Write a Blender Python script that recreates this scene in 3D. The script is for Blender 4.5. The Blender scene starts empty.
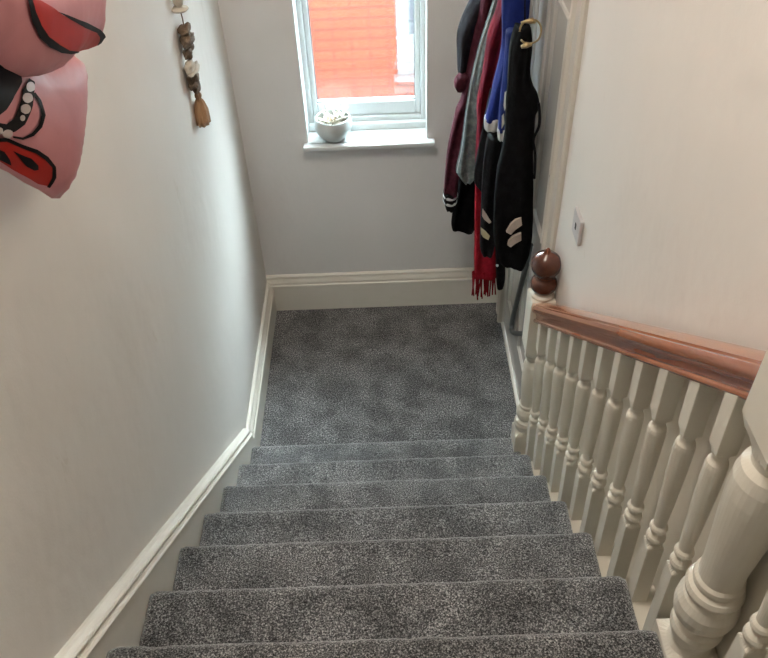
import bpy, bmesh, math, random
from mathutils import Vector, Matrix, noise
from mathutils.geometry import delaunay_2d_cdt
random.seed(7)
COL = bpy.context.scene.collection
R = 0.1785   # rise
G = 0.235    # going
D = 1.103    # far edge of the landing
PI = math.pi
def tread_z(k): return k * R
def nose_y(k): return -(k - 1) * G
def wall_x(y): return 1.222 + 0.04 * max(0.0, -y)
def row_x(y): return 1.180 + 0.027 * max(0.0, -y)

# ------------------------------------------------------------ object helpers
def link(name, me, mat=None, parent=None):
    o = bpy.data.objects.new(name, me)
    COL.objects.link(o)
    if mat is not None: me.materials.append(mat)
    if parent is not None: o.parent = parent
    return o
def obj(name, bm, mat=None, parent=None, smooth=False, bevel=0.0, weld=False):
    if weld: bmesh.ops.remove_doubles(bm, verts=bm.verts, dist=1e-5)
    bmesh.ops.recalc_face_normals(bm, faces=bm.faces)
    me = bpy.data.meshes.new(name)
    bm.to_mesh(me); bm.free()
    if smooth:
        for p in me.polygons: p.use_smooth = True
    o = link(name, me, mat, parent)
    if bevel:
        m = o.modifiers.new('bevel', 'BEVEL'); m.width = bevel; m.segments = 2; m.limit_method = 'ANGLE'
    return o
def thing(name, label, cat, group=None):
    o = bpy.data.objects.new(name, None); COL.objects.link(o)
    o.empty_display_size = .05
    return tag(o, label, cat, group)
def tag(o, label, cat, group=None, kind=None):
    if label: o['label'] = label
    if cat: o['category'] = cat
    if group: o['group'] = group
    if kind: o['kind'] = kind
    return o
def struct(o): o['kind'] = 'structure'; return o
def place(root, loc):
    """put the empty at the base of its parts while the parts stay where they are"""
    root.location = loc
    for c in COL.objects:
        if c.parent is root: c.matrix_parent_inverse = Matrix.Translation(-Vector(loc))
    return root

# ------------------------------------------------------------ shape helpers
def box(bm, x0, x1, y0, y1, z0, z1):
    v = [bm.verts.new((x, y, z)) for x in (x0, x1) for y in (y0, y1) for z in (z0, z1)]
    for f in ((0,1,3,2),(4,6,7,5),(0,4,5,1),(2,3,7,6),(0,2,6,4),(1,5,7,3)): bm.faces.new([v[i] for i in f])
    return v
def hexa(bm, pts):
    v = [bm.verts.new(p) for p in pts]
    for f in ((0,1,3,2),(4,6,7,5),(0,4,5,1),(2,3,7,6),(0,2,6,4),(1,5,7,3)): bm.faces.new([v[i] for i in f])
def loft(bm, rings, cap=True):
    vs = [[bm.verts.new(p) for p in r] for r in rings]
    n = len(vs[0])
    for a, b in zip(vs, vs[1:]):
        for i in range(n): bm.faces.new((a[i], a[(i+1) % n], b[(i+1) % n], b[i]))
    if cap:
        bm.faces.new(vs[0][::-1]); bm.faces.new(vs[-1])
    return vs
def lathe(bm, prof, c, n=32, lean=(0, 0)):
    loft(bm, [[(c[0] + lean[0]*z + r*math.cos(2*PI*i/n), c[1] + lean[1]*z + r*math.sin(2*PI*i/n), c[2] + z) for i in range(n)] for r, z in prof])
def sqring(cx, cy, h, z, n=32, rad=0.0):
    """square-ish ring with n points so that it can be lofted to a circle"""
    out = []
    for i in range(n):
        a = 2*PI*i/n; c, s = math.cos(a), math.sin(a)
        m = max(abs(c), abs(s)); k = (1 - rad) / m + rad
        out.append((cx + h*c*k, cy + h*s*k, z))
    return out
def tube(bm, pts, r, n=8, rs=None):
    pts = [Vector(p) for p in pts]; rings = []
    up = Vector((0.13, 0.21, .97)).normalized()
    for i, p in enumerate(pts):
        t = (pts[min(i+1, len(pts)-1)] - pts[max(i-1, 0)]).normalized()
        a = t.cross(up)
        if a.length < .05: a = t.cross(Vector((1, 0, 0)))
        a.normalize(); b = t.cross(a).normalized()
        rr = rs[i] if rs else r
        rings.append([p + a*rr*math.cos(2*PI*j/n) + b*rr*math.sin(2*PI*j/n) for j in range(n)])
    loft(bm, rings)
def catmull(P, m=6):
    P = [Vector(p) for p in P]; out = []
    for i in range(len(P)-1):
        p0 = P[max(i-1, 0)]; p1 = P[i]; p2 = P[i+1]; p3 = P[min(i+2, len(P)-1)]
        for k in range(m):
            t = k/m
            out.append(.5*((2*p1) + (p2-p0)*t + (2*p0-5*p1+4*p2-p3)*t*t + (3*p1-p0-3*p2+p3)*t**3))
    out.append(P[-1]); return out
def extrude_profile(bm, prof, p0, p1):
    """prof: list of offset vectors; swept straight from p0 to p1"""
    loft(bm, [[Vector(p0) + Vector(q) for q in prof], [Vector(p1) + Vector(q) for q in prof]])

# ------------------------------------------------------------ materials
def mat(name, col, rough=.6, spec=.5, metal=0, coat=0, sheen=0, bump=None, mottle=None, trans=0):
    m = bpy.data.materials.new(name); m.use_nodes = True
    nt = m.node_tree; b = nt.nodes['Principled BSDF']
    b.inputs['Base Color'].default_value = (*col, 1); b.inputs['Roughness'].default_value = rough
    b.inputs['Specular IOR Level'].default_value = spec; b.inputs['Metallic'].default_value = metal
    b.inputs['Coat Weight'].default_value = coat; b.inputs['Sheen Weight'].default_value = sheen
    b.inputs['Coat Roughness'].default_value = .08
    tc = nt.nodes.new('ShaderNodeTexCoord')
    if mottle:   # (scale, colour2, lo, hi)
        n = nt.nodes.new('ShaderNodeTexNoise'); n.inputs['Scale'].default_value = mottle[0]; n.inputs['Detail'].default_value = 6
        n.inputs['Roughness'].default_value = .6
        r = nt.nodes.new('ShaderNodeValToRGB'); r.color_ramp.elements[0].position = mottle[2]; r.color_ramp.elements[1].position = mottle[3]
        r.color_ramp.elements[0].color = (*col, 1); r.color_ramp.elements[1].color = (*mottle[1], 1)
        nt.links.new(tc.outputs['Object'], n.inputs['Vector']); nt.links.new(n.outputs['Fac'], r.inputs['Fac'])
        nt.links.new(r.outputs['Color'], b.inputs['Base Color'])
    if bump:     # (scale, strength, distance)
        n = nt.nodes.new('ShaderNodeTexNoise'); n.inputs['Scale'].default_value = bump[0]; n.inputs['Detail'].default_value = 4
        k = nt.nodes.new('ShaderNodeBump'); k.inputs['Strength'].default_value = bump[1]; k.inputs['Distance'].default_value = bump[2]
        nt.links.new(tc.outputs['Object'], n.inputs['Vector']); nt.links.new(n.outputs['Fac'], k.inputs['Height'])
        nt.links.new(k.outputs['Normal'], b.inputs['Normal'])
    return m
def wall_mat(name, col, scuff):
    m = mat(name, col, rough=.62, spec=.35)
    nt = m.node_tree; b = nt.nodes['Principled BSDF']; N = nt.nodes.new; L = nt.links.new
    tc = N('ShaderNodeTexCoord')
    n1 = N('ShaderNodeTexNoise'); n1.inputs['Scale'].default_value = 2.2; n1.inputs['Detail'].default_value = 5
    mp = N('ShaderNodeMapping'); mp.inputs['Scale'].default_value = (1, 1, .45)
    L(tc.outputs['Object'], mp.inputs['Vector']); L(mp.outputs['Vector'], n1.inputs['Vector'])
    r1 = N('ShaderNodeValToRGB'); r1.color_ramp.elements[0].position = .35; r1.color_ramp.elements[1].position = .7
    r1.color_ramp.elements[0].color = (*[c*.95 for c in col], 1); r1.color_ramp.elements[1].color = (*col, 1)
    L(n1.outputs['Fac'], r1.inputs['Fac'])
    # thin scuffs
    n2 = N('ShaderNodeTexNoise'); n2.inputs['Scale'].default_value = 9; n2.inputs['Detail'].default_value = 8; n2.inputs['Roughness'].default_value = .7
    m2 = N('ShaderNodeMapping'); m2.inputs['Scale'].default_value = (1, 1, .35); m2.inputs['Rotation'].default_value = (.5, 0, 0)
    L(tc.outputs['Object'], m2.inputs['Vector']); L(m2.outputs['Vector'], n2.inputs['Vector'])
    r2 = N('ShaderNodeValToRGB'); r2.color_ramp.elements[0].position = .66; r2.color_ramp.elements[1].position = .78
    r2.color_ramp.elements[0].color = (1, 1, 1, 1); r2.color_ramp.elements[1].color = (*scuff, 1)
    L(n2.outputs['Fac'], r2.inputs['Fac'])
    mx = N('ShaderNodeMix'); mx.data_type = 'RGBA'; mx.blend_type = 'MULTIPLY'; mx.inputs['Factor'].default_value = 1
    L(r1.outputs['Color'], mx.inputs[6]); L(r2.outputs['Color'], mx.inputs[7]); L(mx.outputs[2], b.inputs['Base Color'])
    # lumpy old plaster and roller texture
    n3 = N('ShaderNodeTexNoise'); n3.inputs['Scale'].default_value = 5; n3.inputs['Detail'].default_value = 3
    n4 = N('ShaderNodeTexNoise'); n4.inputs['Scale'].default_value = 160; n4.inputs['Detail'].default_value = 2
    L(tc.outputs['Object'], n3.inputs['Vector']); L(tc.outputs['Object'], n4.inputs['Vector'])
    k1 = N('ShaderNodeBump'); k1.inputs['Strength'].default_value = .5; k1.inputs['Distance'].default_value = .02
    k2 = N('ShaderNodeBump'); k2.inputs['Strength'].default_value = .15; k2.inputs['Distance'].default_value = .002
    L(n3.outputs['Fac'], k1.inputs['Height']); L(n4.outputs['Fac'], k2.inputs['Height'])
    L(k1.outputs['Normal'], k2.inputs['Normal']); L(k2.outputs['Normal'], b.inputs['Normal'])
    return m
def carpet_mat(name, sc=260):
    m = mat(name, (.1, .1, .1), rough=1, spec=.05, sheen=.65)
    m.node_tree.nodes['Principled BSDF'].inputs['Sheen Roughness'].default_value = .35
    nt = m.node_tree; b = nt.nodes['Principled BSDF']; N = nt.nodes.new; L = nt.links.new
    tc = N('ShaderNodeTexCoord')
    n1 = N('ShaderNodeTexNoise'); n1.inputs['Scale'].default_value = sc; n1.inputs['Detail'].default_value = 3; n1.inputs['Roughness'].default_value = .7
    r = N('ShaderNodeValToRGB'); cr = r.color_ramp
    cr.elements[0].position = .36; cr.elements[0].color = (.020, .020, .022, 1)
    cr.elements[1].position = .66; cr.elements[1].color = (.62, .61, .60, 1)
    e = cr.elements.new(.46); e.color = (.085, .085, .088, 1)
    e = cr.elements.new(.54); e.color = (.19, .19, .19, 1)
    L(tc.outputs['Object'], n1.inputs['Vector']); L(n1.outputs['Fac'], r.inputs['Fac'])
    # brushed patches of the pile
    n2 = N('ShaderNodeTexNoise'); n2.inputs['Scale'].default_value = 7.5; n2.inputs['Detail'].default_value = 7; n2.inputs['Distortion'].default_value = .3
    r2 = N('ShaderNodeValToRGB'); r2.color_ramp.elements[0].position = .38; r2.color_ramp.elements[1].position = .62
    r2.color_ramp.elements[0].color = (.60, .60, .60, 1); r2.color_ramp.elements[1].color = (1.12, 1.12, 1.12, 1)
    L(tc.outputs['Object'], n2.inputs['Vector']); L(n2.outputs['Fac'], r2.inputs['Fac'])
    mx = N('ShaderNodeMix'); mx.data_type = 'RGBA'; mx.blend_type = 'MULTIPLY'; mx.inputs['Factor'].default_value = 1
    L(r.outputs['Color'], mx.inputs[6]); L(r2.outputs['Color'], mx.inputs[7]); L(mx.outputs[2], b.inputs['Base Color'])
    k = N('ShaderNodeBump'); k.inputs['Strength'].default_value = .8; k.inputs['Distance'].default_value = .006
    n3 = N('ShaderNodeTexNoise'); n3.inputs['Scale'].default_value = 300; n3.inputs['Detail'].default_value = 2
    L(tc.outputs['Object'], n3.inputs['Vector']); L(n3.outputs['Fac'], k.inputs['Height']); L(k.outputs['Normal'], b.inputs['Normal'])
    return m
def wood_mat(name):
    m = mat(name, (.3, .1, .05), rough=.24, spec=.5, coat=.8)
    nt = m.node_tree; b = nt.nodes['Principled BSDF']; N = nt.nodes.new; L = nt.links.new
    b.inputs['Coat Roughness'].default_value = .15
    tc = N('ShaderNodeTexCoord'); mp = N('ShaderNodeMapping')
    mp.inputs['Rotation'].default_value = (math.atan(.785), 0, 0)
    ms = N('ShaderNodeMapping'); ms.inputs['Scale'].default_value = (30, 1.6, 30)
    n = N('ShaderNodeTexNoise'); n.inputs['Scale'].default_value = 1; n.inputs['Detail'].default_value = 6; n.inputs['Distortion'].default_value = .6
    r = N('ShaderNodeValToRGB'); r.color_ramp.elements[0].position = .3; r.color_ramp.elements[1].position = .72
    r.color_ramp.elements[0].color = (.22, .060, .022, 1); r.color_ramp.elements[1].color = (.50, .18, .075, 1)
    L(tc.outputs['Object'], mp.inputs['Vector']); L(mp.outputs['Vector'], ms.inputs['Vector']); L(ms.outputs['Vector'], n.inputs['Vector']); L(n.outputs['Fac'], r.inputs['Fac'])
    L(r.outputs['Color'], b.inputs['Base Color'])
    return m
def brick_mat(name):
    m = mat(name, (.5, .15, .06), rough=.9)
    nt = m.node_tree; b = nt.nodes['Principled BSDF']; N = nt.nodes.new; L = nt.links.new
    tc = N('ShaderNodeTexCoord'); mp = N('ShaderNodeMapping'); mp.inputs['Rotation'].default_value = (PI/2, 0, 0)
    br = N('ShaderNodeTexBrick'); br.inputs['Scale'].default_value = 1; br.inputs['Brick Width'].default_value = .225; br.inputs['Row Height'].default_value = .062
    br.inputs['Mortar Size'].default_value = .009; br.inputs['Color1'].default_value = (.17, .034, .013, 1); br.inputs['Color2'].default_value = (.145, .028, .011, 1)
    br.inputs['Mortar'].default_value = (.085, .020, .011, 1); br.inputs['Bias'].default_value = -.2
    L(tc.outputs['Object'], mp.inputs['Vector']); L(mp.outputs['Vector'], br.inputs['Vector']); L(br.outputs['Color'], b.inputs['Base Color'])
    return m
def glass_mat(name):
    m = bpy.data.materials.new(name); m.use_nodes = True
    nt = m.node_tree; nt.nodes.clear(); N = nt.nodes.new; L = nt.links.new
    out = N('ShaderNodeOutputMaterial'); tc = N('ShaderNodeTexCoord')
    mp = N('ShaderNodeMapping'); mp.inputs['Scale'].default_value = (60, 60, 9)
    n = N('ShaderNodeTexNoise'); n.inputs['Scale'].default_value = 1; n.inputs['Detail'].default_value = 2
    k = N('ShaderNodeBump'); k.inputs['Strength'].default_value = .35; k.inputs['Distance'].default_value = .004
    L(tc.outputs['Object'], mp.inputs['Vector']); L(mp.outputs['Vector'], n.inputs['Vector']); L(n.outputs['Fac'], k.inputs['Height'])
    rf = N('ShaderNodeBsdfRefraction'); rf.inputs['IOR'].default_value = 1.12; rf.inputs['Roughness'].default_value = .03
    L(k.outputs['Normal'], rf.inputs['Normal'])
    tr = N('ShaderNodeBsdfTransparent')
    mx = N('ShaderNodeMixShader'); mx.inputs[0].default_value = .6; L(tr.outputs[0], mx.inputs[1]); L(rf.outputs[0], mx.inputs[2])
    # condensation creeping up from the bottom edge
    tl = N('ShaderNodeBsdfTranslucent'); tl.inputs['Color'].default_value = (.95, .93, .96, 1)
    sp = N('ShaderNodeSeparateXYZ'); L(tc.outputs['Object'], sp.inputs[0])
    mr = N('ShaderNodeMapRange'); mr.inputs['From Min'].default_value = 1.30; mr.inputs['From Max'].default_value = 1.15
    mr.inputs['To Min'].default_value = 0; mr.inputs['To Max'].default_value = 1.0
    L(sp.outputs['Z'], mr.inputs['Value'])
    m2 = N('ShaderNodeMapping'); m2.inputs['Scale'].default_value = (50, 50, 20)
    n2 = N('ShaderNodeTexNoise'); n2.inputs['Scale'].default_value = 1; n2.inputs['Detail'].default_value = 5
    L(tc.outputs['Object'], m2.inputs['Vector']); L(m2.outputs['Vector'], n2.inputs['Vector'])
    mu = N('ShaderNodeMath'); mu.operation = 'MULTIPLY'; L(mr.outputs[0], mu.inputs[0]); L(n2.outputs['Fac'], mu.inputs[1])
    mu2 = N('ShaderNodeMath'); mu2.operation = 'MULTIPLY'; mu2.inputs[1].default_value = .010; L(mu.outputs[0], mu2.inputs[0])
    m3 = N('ShaderNodeMixShader'); L(mu2.outputs[0], m3.inputs[0]); L(mx.outputs[0], m3.inputs[1]); L(tl.outputs[0], m3.inputs[2])
    gl = N('ShaderNodeBsdfGlossy'); gl.inputs['Roughness'].default_value = .05
    m4 = N('ShaderNodeMixShader'); m4.inputs[0].default_value = .03; L(m3.outputs[0], m4.inputs[1]); L(gl.outputs[0], m4.inputs[2])
    L(m4.outputs[0], out.inputs['Surface'])
    return m

M = {}
M['wall'] = wall_mat('warm white wall paint', (.78, .745, .70), (.78, .74, .68))
M['wall_back'] = wall_mat('grey white wall paint', (.74, .735, .73), (.95, .95, .95))
M['ceiling'] = mat('white ceiling paint', (.8, .8, .79), rough=.9)
M['gloss'] = mat('cream gloss paint', (.74, .70, .61), rough=.33, spec=.45, bump=(60, .12, .002), mottle=(7, (.70, .65, .55), .42, .75))
M['arch'] = mat('beige gloss architrave paint', (.60, .56, .50), rough=.3, spec=.5, bump=(60, .1, .002))
M['skirt'] = mat('old white gloss paint', (.74, .71, .64), rough=.4, spec=.4, bump=(40, .1, .002), mottle=(9, (.69, .66, .58), .5, .8))
M['door'] = mat('glossy white door paint', (.66, .64, .60), rough=.12, spec=.55, bump=(14, .15, .004))
M['carpet'] = carpet_mat('flecked grey pile carpet')
M['carpet_floor'] = carpet_mat('flecked grey landing carpet', 170)
M['wood'] = wood_mat('varnished mahogany')
M['finial'] = mat('dark varnished finial wood', (.06, .016, .008), rough=.25, spec=.4, coat=.2, mottle=(14, (.12, .034, .015), .4, .7))
M['upvc'] = mat('white window plastic', (.74, .79, .80), rough=.3)
M['sill'] = mat('white sill gloss', (.70, .73, .73), rough=.3)
M['gasket'] = mat('dark glazing gasket', (.10, .11, .12), rough=.6)
M['glass'] = glass_mat('rippled window glass')
M['brick'] = brick_mat('orange brickwork')
M['white'] = mat('white exterior render', (.14, .14, .145), rough=.8)
M['greyout'] = mat('pale grey outdoor slats', (.06, .06, .07), rough=.8)
M['plastic'] = mat('white moulded plastic', (.52, .50, .50), rough=.35)
M['rocker'] = mat('switch rocker plastic', (.5, .48, .48), rough=.3)
M['darkdot'] = mat('dark switch mark', (.03, .03, .03), rough=.5)
M['pipe'] = mat('grey painted pipe', (.10, .115, .12), rough=.45)
M['steel'] = mat('brushed steel', (.55, .55, .55), rough=.3, metal=1)
M['brass'] = mat('dull brass', (.42, .31, .16), rough=.38, metal=.8)
M['bowl'] = mat('white glazed ceramic', (.52, .56, .56), rough=.3, coat=.1)
M['petal'] = mat('cream dried petals', (.50, .42, .32), rough=.8, mottle=(30, (.5, .30, .16), .5, .75))
M['shaving'] = mat('pale wood shavings', (.50, .47, .40), rough=.8)
M['drift'] = mat('dark driftwood', (.10, .065, .04), rough=.85, bump=(60, .6, .006), mottle=(30, (.22, .15, .1), .45, .7))
M['stone'] = mat('pale grey stone', (.50, .45, .38), rough=.8, bump=(60, .4, .004))
M['cord'] = mat('brown jute cord', (.2, .12, .07), rough=.9)
M['tassel'] = mat('tan jute tassel', (.33, .19, .10), rough=.9, bump=(220, .7, .004))
def cloth(name, c, c2=None, sc=35, rough=.9, sheen=0):
    return mat(name, c, rough=rough, spec=.05, sheen=sheen, bump=(120, .4, .003), mottle=(sc, c2 or tuple(min(1, q*1.5) for q in c), .42, .7))
M['maroon'] = cloth('maroon fleece', (.040, .009, .015), (.075, .018, .027))
M['charcoal'] = cloth('charcoal padded cloth', (.010, .009, .011), (.020, .018, .022))
M['grey'] = cloth('heathered grey knit', (.09, .11, .11), (.20, .225, .22), 40)
M['greylight'] = cloth('pale grey piping', (.3, .33, .32), (.42, .45, .44), 60)
M['black'] = cloth('black cloth', (.0035, .0035, .004), (.007, .007, .008), sheen=0)
M['black2'] = cloth('black shell fabric', (.005, .005, .006), (.010, .010, .012), rough=.6, sheen=0)
M['red'] = cloth('dark red jersey', (.08, .006, .013), (.16, .009, .018), 12)
M['scarf'] = cloth('deep red wool', (.19, .006, .012), (.27, .012, .02), 60)
M['blue'] = cloth('royal blue nylon', (.010, .018, .11), (.016, .030, .17), 8, rough=.6)
M['cuffwhite'] = cloth('off white rib', (.50, .50, .50), (.6, .6, .6))
M['reflect'] = cloth('beige reflective tape', (.46, .38, .33), (.54, .46, .4))
M['yellowish'] = cloth('pale yellow tape', (.46, .43, .28), (.52, .5, .35))
M['pink'] = mat('pink balloon foil', (.58, .25, .27), rough=.45, spec=.25, coat=0, mottle=(5, (.48, .19, .205), .4, .7))
M['balred'] = mat('red balloon print', (.40, .016, .008), rough=.5, spec=.2)
M['balblack'] = mat('black balloon print', (.005, .004, .005), rough=.6, spec=.15)
M['balwhite'] = mat('white balloon print', (.58, .50, .48), rough=.35, coat=.3)
WORLD, SKYLO, SUN, HALL, EXPO = 60, 4.0, 52, 55, 0.08
GM={'maroon_hood':(0.85,[(1.001,1.082,1.894),(0.99,1.081,1.787),(0.948,1.041,1.683),(0.931,1.029,1.625),(0.933,1.017,1.536),(0.937,1.004,1.474),(0.948,0.989,1.431)]),'maroon_cuff_loop':(0.79,[(0.937,0.981,1.485),(0.922,0.974,1.464),(0.919,0.967,1.439),(0.931,0.956,1.417)]),'maroon_sleeve':(0.8,[(1.02,1.093,1.91),(1.009,1.084,1.768),(0.979,1.049,1.577),(0.953,1.027,1.393),(0.931,0.997,1.329),(0.918,0.979,1.256),(0.899,0.966,1.139),(0.891,0.952,1.015),(0.887,0.946,0.927)]),'maroon_cuff':(0.8,[(0.886,0.947,0.933),(0.885,0.945,0.891),(0.896,0.937,0.847)]),'black_coat_left':(0.93,[(0.995,1.077,1.477),(0.975,1.058,1.207),(0.96,1.054,0.904),(0.946,1.055,0.794),(0.937,1.06,0.669),(0.94,1.057,0.639)]),'grey':(0.73,[(1.064,1.114,1.931),(1.048,1.095,1.793),(1.007,1.053,1.637),(0.976,1.031,1.47),(0.964,1.025,1.363),(0.949,1.024,1.2),(0.935,1.024,1.115),(0.931,1.021,1.081),(0.949,1.014,1.05),(0.967,0.997,1.031)]),'red':(0.655,[(1.067,1.109,1.956),(1.056,1.085,1.802),(1.026,1.077,1.702),(1.014,1.071,1.572),(0.997,1.056,1.438),(1.002,1.046,1.331),(1.001,1.046,1.172),(1.006,1.044,1.052)]),'blue_body':(0.5,[(1.041,1.142,2.005),(1.046,1.141,1.877),(1.05,1.14,1.809),(1.055,1.125,1.74),(1.049,1.103,1.667),(1.036,1.087,1.593),(1.024,1.079,1.515),(1.011,1.075,1.44)]),'blue_cuff':(0.5,[(1.009,1.075,1.448),(1.008,1.074,1.426),(1.011,1.072,1.402)]),'blue_sleeve2':(0.415,[(1.053,1.114,1.809),(1.054,1.098,1.706),(1.05,1.093,1.595),(1.048,1.089,1.499),(1.05,1.086,1.439)]),'blue_cuff2':(0.415,[(1.048,1.084,1.447),(1.048,1.084,1.427),(1.051,1.081,1.406)]),'black_mid':(0.56,[(1.032,1.099,1.524),(1.016,1.1,1.411),(0.999,1.098,1.273),(0.989,1.092,1.183),(0.991,1.087,1.126),(1.007,1.072,1.103)]),'black_striped':(0.455,[(1.02,1.087,1.401),(1.012,1.096,1.333),(1.007,1.101,1.201),(1.009,1.085,1.085),(1.012,1.078,0.936),(1.015,1.074,0.869),(1.025,1.067,0.843)]),'black_big':(0.33,[(1.068,1.12,1.85),(1.056,1.129,1.793),(1.056,1.13,1.708),(1.057,1.146,1.65),(1.056,1.166,1.614),(1.058,1.172,1.575),(1.059,1.163,1.538),(1.061,1.165,1.484),(1.056,1.168,1.403),(1.043,1.176,1.32),(1.041,1.191,1.165),(1.049,1.2,1.024),(1.062,1.196,0.94),(1.073,1.191,0.904),(1.094,1.184,0.883)]),'scarf':(0.605,[(1.017,1.066,1.164),(1.003,1.065,1.107),(1.001,1.064,1.049),(1.007,1.088,0.854),(1.012,1.115,0.7),(1.016,1.127,0.589)]),'strap':(0.5,[(1.067,1.107,1.077),(1.088,1.129,0.822),(1.1,1.14,0.667),(1.108,1.135,0.609)])}
PL={'bal_upper':[(-1.214,2.619),(-0.624,2.442),(-0.678,2.389),(-0.723,2.369),(-0.764,2.359),(-0.787,2.345),(-0.78,2.331),(-0.777,2.311),(-0.82,2.322),(-0.866,2.337),(-0.911,2.348),(-0.962,2.352),(-1.014,2.366),(-1.064,2.383),(-1.113,2.404),(-1.156,2.437),(-1.175,2.464),(-1.235,2.51),(-1.292,2.545)],'bal_lower':[(-1.171,2.512),(-1.034,2.428),(-0.924,2.348),(-0.745,2.283),(-0.723,2.258),(-0.765,2.217),(-0.812,2.178),(-0.87,2.147),(-0.922,2.125),(-0.957,2.119),(-0.994,2.122),(-1.023,2.141),(-1.054,2.178),(-1.093,2.218),(-1.126,2.257),(-1.17,2.301),(-1.254,2.37),(-1.296,2.394)],'bal_red':[(-1.124,2.518),(-1.091,2.503),(-1.063,2.483),(-1.035,2.461),(-1.0,2.44),(-0.925,2.397),(-0.864,2.368),(-0.834,2.351),(-0.773,2.311),(-0.8,2.316),(-0.844,2.329),(-0.927,2.359),(-0.995,2.386),(-1.042,2.409),(-1.089,2.439),(-1.115,2.466),(-1.125,2.489)],'bal_black1':[(-1.13,2.52),(-1.118,2.516),(-1.117,2.497),(-1.109,2.475),(-1.09,2.451),(-1.055,2.425),(-1.01,2.397),(-0.927,2.359),(-0.993,2.384),(-1.041,2.407),(-1.088,2.436),(-1.115,2.461),(-1.128,2.488)],'bal_black2':[(-1.05,2.471),(-1.02,2.455),(-0.975,2.43),(-0.914,2.398),(-0.854,2.366),(-0.776,2.317),(-0.78,2.312),(-0.8,2.316),(-0.833,2.344),(-0.865,2.365),(-0.949,2.407),(-1.008,2.443)],'bal_mouth':[(-1.114,2.432),(-1.065,2.404),(-1.05,2.384),(-1.066,2.376),(-1.115,2.377),(-1.148,2.372),(-1.185,2.376)],'bal_toothring':[(-1.035,2.367),(-1.022,2.355),(-1.052,2.348),(-1.085,2.336),(-1.109,2.328),(-1.136,2.331),(-1.164,2.343),(-1.186,2.362),(-1.186,2.374),(-1.154,2.353),(-1.131,2.351),(-1.109,2.361),(-1.081,2.37)],'tooth0':[(-1.036,2.353),(-1.044,2.352),(-1.052,2.354),(-1.061,2.357),(-1.067,2.361),(-1.069,2.365),(-1.066,2.368),(-1.06,2.369),(-1.05,2.367),(-1.041,2.364),(-1.035,2.36),(-1.033,2.356)],'tooth1':[(-1.064,2.348),(-1.07,2.347),(-1.079,2.349),(-1.088,2.352),(-1.095,2.357),(-1.098,2.362),(-1.097,2.365),(-1.091,2.366),(-1.082,2.365),(-1.073,2.361),(-1.065,2.356),(-1.062,2.352)],'tooth2':[(-1.085,2.341),(-1.089,2.339),(-1.095,2.339),(-1.103,2.342),(-1.109,2.347),(-1.113,2.351),(-1.113,2.355),(-1.11,2.358),(-1.103,2.357),(-1.095,2.354),(-1.089,2.35),(-1.085,2.345)],'tooth3':[(-1.107,2.338),(-1.109,2.336),(-1.112,2.336),(-1.115,2.337),(-1.118,2.339),(-1.12,2.342),(-1.12,2.345),(-1.118,2.346),(-1.115,2.346),(-1.112,2.345),(-1.109,2.343),(-1.107,2.34)],'tooth4':[(-1.143,2.331),(-1.145,2.329),(-1.149,2.328),(-1.155,2.331),(-1.16,2.335),(-1.165,2.34),(-1.167,2.345),(-1.165,2.347),(-1.16,2.347),(-1.155,2.345),(-1.149,2.341),(-1.144,2.336)],'tooth5':[(-1.166,2.349),(-1.167,2.346),(-1.17,2.346),(-1.175,2.348),(-1.179,2.351),(-1.183,2.355),(-1.184,2.359),(-1.184,2.362),(-1.18,2.362),(-1.175,2.36),(-1.171,2.357),(-1.167,2.353)],'bal_curve':[(-1.044,2.348),(-1.037,2.331),(-1.044,2.309),(-1.064,2.299),(-1.091,2.299),(-1.119,2.308),(-1.141,2.324),(-1.141,2.327),(-1.119,2.312),(-1.095,2.306),(-1.071,2.307),(-1.055,2.315),(-1.05,2.335),(-1.056,2.349)],'bal_red2':[(-1.18,2.343),(-1.154,2.33),(-1.123,2.3),(-1.087,2.269),(-1.064,2.242),(-1.045,2.214),(-1.04,2.192),(-1.045,2.18),(-1.067,2.198),(-1.101,2.235),(-1.131,2.268),(-1.167,2.307)],'bal_red2out':[(-1.181,2.345),(-1.155,2.332),(-1.123,2.303),(-1.086,2.272),(-1.061,2.244),(-1.041,2.214),(-1.036,2.19),(-1.042,2.174),(-1.048,2.18),(-1.045,2.195),(-1.049,2.217),(-1.068,2.243),(-1.089,2.267),(-1.123,2.297),(-1.154,2.325),(-1.179,2.339)],'bal_blk3':[(-1.139,2.301),(-1.121,2.284),(-1.099,2.264),(-1.083,2.242),(-1.081,2.233),(-1.088,2.236),(-1.104,2.253),(-1.121,2.277)],'bal_blk4':[(-1.176,2.328),(-1.156,2.31),(-1.141,2.288),(-1.133,2.273),(-1.15,2.29),(-1.167,2.307)]}
ST={'stripe_a':[(1.088,1.076),(1.102,1.111),(1.12,1.131),(1.14,1.142),(1.146,1.107),(1.123,1.087),(1.106,1.064)],'stripe_b':[(1.098,1.013),(1.1,1.031),(1.114,1.052),(1.146,1.069),(1.149,1.034),(1.128,1.02),(1.11,1.003)],'stripe_c':[(1.01,1.096),(1.026,1.071),(1.048,1.031),(1.04,1.024),(1.019,1.045),(1.01,1.062)],'stripe_d':[(1.007,1.006),(1.026,0.988),(1.046,0.962),(1.041,0.942),(1.019,0.958),(1.01,0.974)]}
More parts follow.
